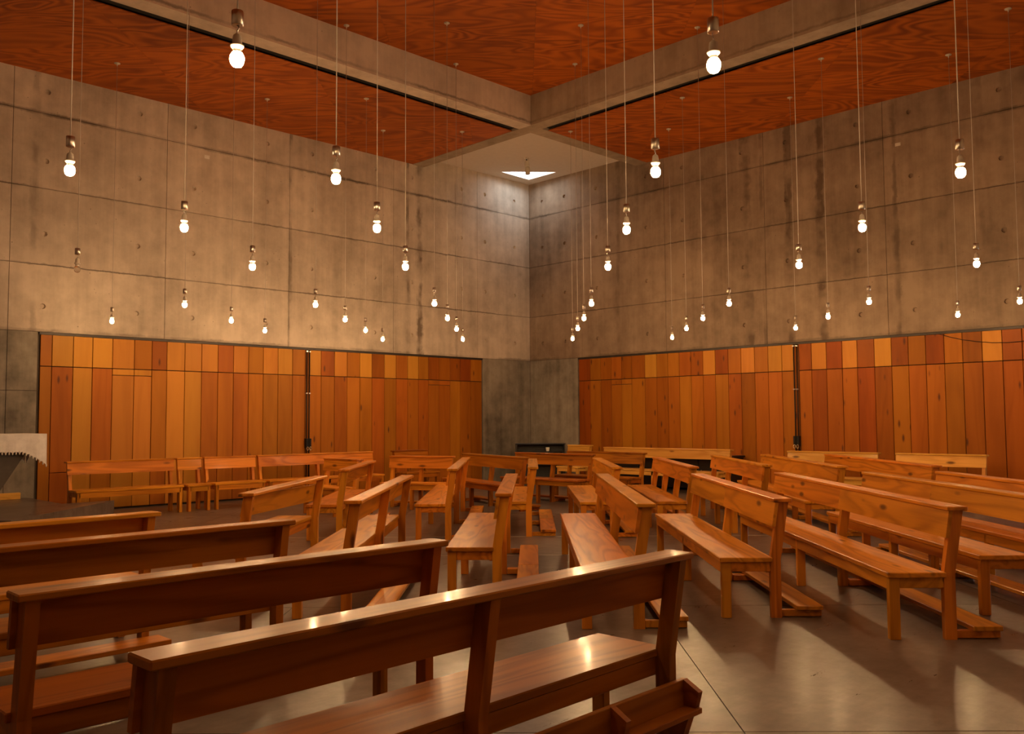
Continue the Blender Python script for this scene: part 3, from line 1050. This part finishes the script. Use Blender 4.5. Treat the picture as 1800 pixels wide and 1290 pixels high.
# turned rows toward the corner
bench('short reddish bench in the row before the black console', rd(1.33, 15.7), rd(0.0, 17.0), XN, 'dpine', posts=3)
bench('reddish bench overlapping behind the row before the black console', rd(2.30, 16.25), rd(1.0, 17.55), XN, 'dpine', posts=2)
bench('reddish bench slanting across the concrete corner with a dark rail knot', rd(0.16, 14.6), rd(-0.95, 16.6), rd(-0.88, -0.48), 'dpine', posts=3, split=False)
bench('bench facing the camera in front of the left timber wall end', rd(-1.08, 15.25), rd(-2.2, 15.6), rd(-0.34, -0.94), 'pine', posts=3)
bench('bench end half hidden behind the slanting left far rail', rd(-2.45, 14.2), rd(-3.12, 14.87), XN, 'pine', posts=2)
# along the left wall
YC = 14.84
bench('long bench at the left end of the timber wall, beside the altar', (4.86, YC), (6.56, YC), YN, 'pine', posts=2, kneel=None)
bench('single-seat bench in the row along the left timber wall', (6.60, YC), (7.04, YC), YN, 'pine', posts=2, kneel=None)
bench('short two-seat bench along the left timber wall', (7.08, YC), (8.05, YC), YN, 'pine', posts=2, kneel=None)
bench('long bench below the black rods on the left timber wall', (8.09, YC), (10.60, YC), YN, 'pine', posts=3, kneel=None, split=False)
bench('small bench against the left timber wall near its right end', (11.12, YC), (12.0, YC), YN, 'dpine', posts=2, kneel=None)
# along the right wall
XC = 15.5
bench('long golden bench along the dark right timber wall', (XC, 9.56), (XC, 12.76), XN, 'lpine', posts=3, kneel=None, split=False)
bench('tiny pale one-seat bench beside the bare concrete corner', (XC, 13.15), (XC, 13.82), XN, 'lpine', posts=2, kneel=None, hb=0.905)
bench('golden bench below the black rods on the right timber wall', (XC, 6.65), (XC, 8.36), XN, 'lpine', posts=2, kneel=None)
bench('palest bench with one dark knot, farthest right along the wall', (XC, 4.92), (XC, 6.36), XN, 'lpine', posts=2, kneel=None)

# ------------------------------------------------------------------ black furniture at the back
cabt = thing('low_cabinet', 'low black cabinet against the right wall behind the golden bench', 'cabinet', (XW - .005, 11.25, 0), math.pi / 2)
obj('body', MB().chbox(-1.52, 1.52, 0.02, 0.46, 0.05, 0.70, 0.006), M['black_lacquer'], cabt)
obj('cabinet_top', MB().chbox(-1.55, 1.55, 0.0, 0.48, 0.701, 0.73, 0.004), M['black_lacquer'], cabt)
for k in range(4):
    d_ = obj('door', MB().chbox(-1.5 + k * .76, -1.5 + k * .76 + .74, 0.461, 0.478, 0.08, 0.68, 0.004), M['black_lacquer'], cabt)
    obj('knob', MB().lathe([(0.012, 0), (0.015, 0.01), (0.008, 0.02)], 8), M['steel'], d_).matrix_local = Matrix.Translation((-1.5 + k * .76 + .68, .478, .42)) @ Matrix.Rotation(-math.pi / 2, 4, 'X')
for x in (-1.4, 1.4):
    obj('foot', MB().chbox(x - .04, x + .04, 0.05, 0.42, 0, 0.049), M['black_lacquer'], cabt)

pn = thing('console_cabinet', 'black open-fronted console in the bare concrete corner', 'cabinet', (*W(0.5, 21.05), 0), -math.pi / 4)
obj('back_panel', MB().chbox(-.56, .54, .40, .42, .02, .90, .004), M['black_lacquer'], pn)
obj('cabinet_top', MB().chbox(-.60, .58, .04, .45, .901, .925, .005), M['black_lacquer'], pn)
for x in (-.58, .55):
    obj('side_panel', MB().chbox(x - .015, x + .015, .06, .43, 0, .90, .004), M['black_lacquer'], pn)
for z in (.10, .42, .72):
    obj('shelf', MB().chbox(-.56, .53, .07, .399, z, z + .02, .003), M['black_lacquer'], pn)
obj('plinth', MB().chbox(-.56, .53, .09, .11, 0, .099), M['black_lacquer'], pn)
cup = tag(obj('paper_cup', MB().lathe([(0.034, 0), (0.036, 0.004), (0.048, 0.09), (0.045, 0.09), (0.032, 0.012)], 14), M['card'], None, True), 'small white cup standing on a shelf of the black console', 'cup')
cup.location = (*W(0.66, 21.05 + .16), 0.741)
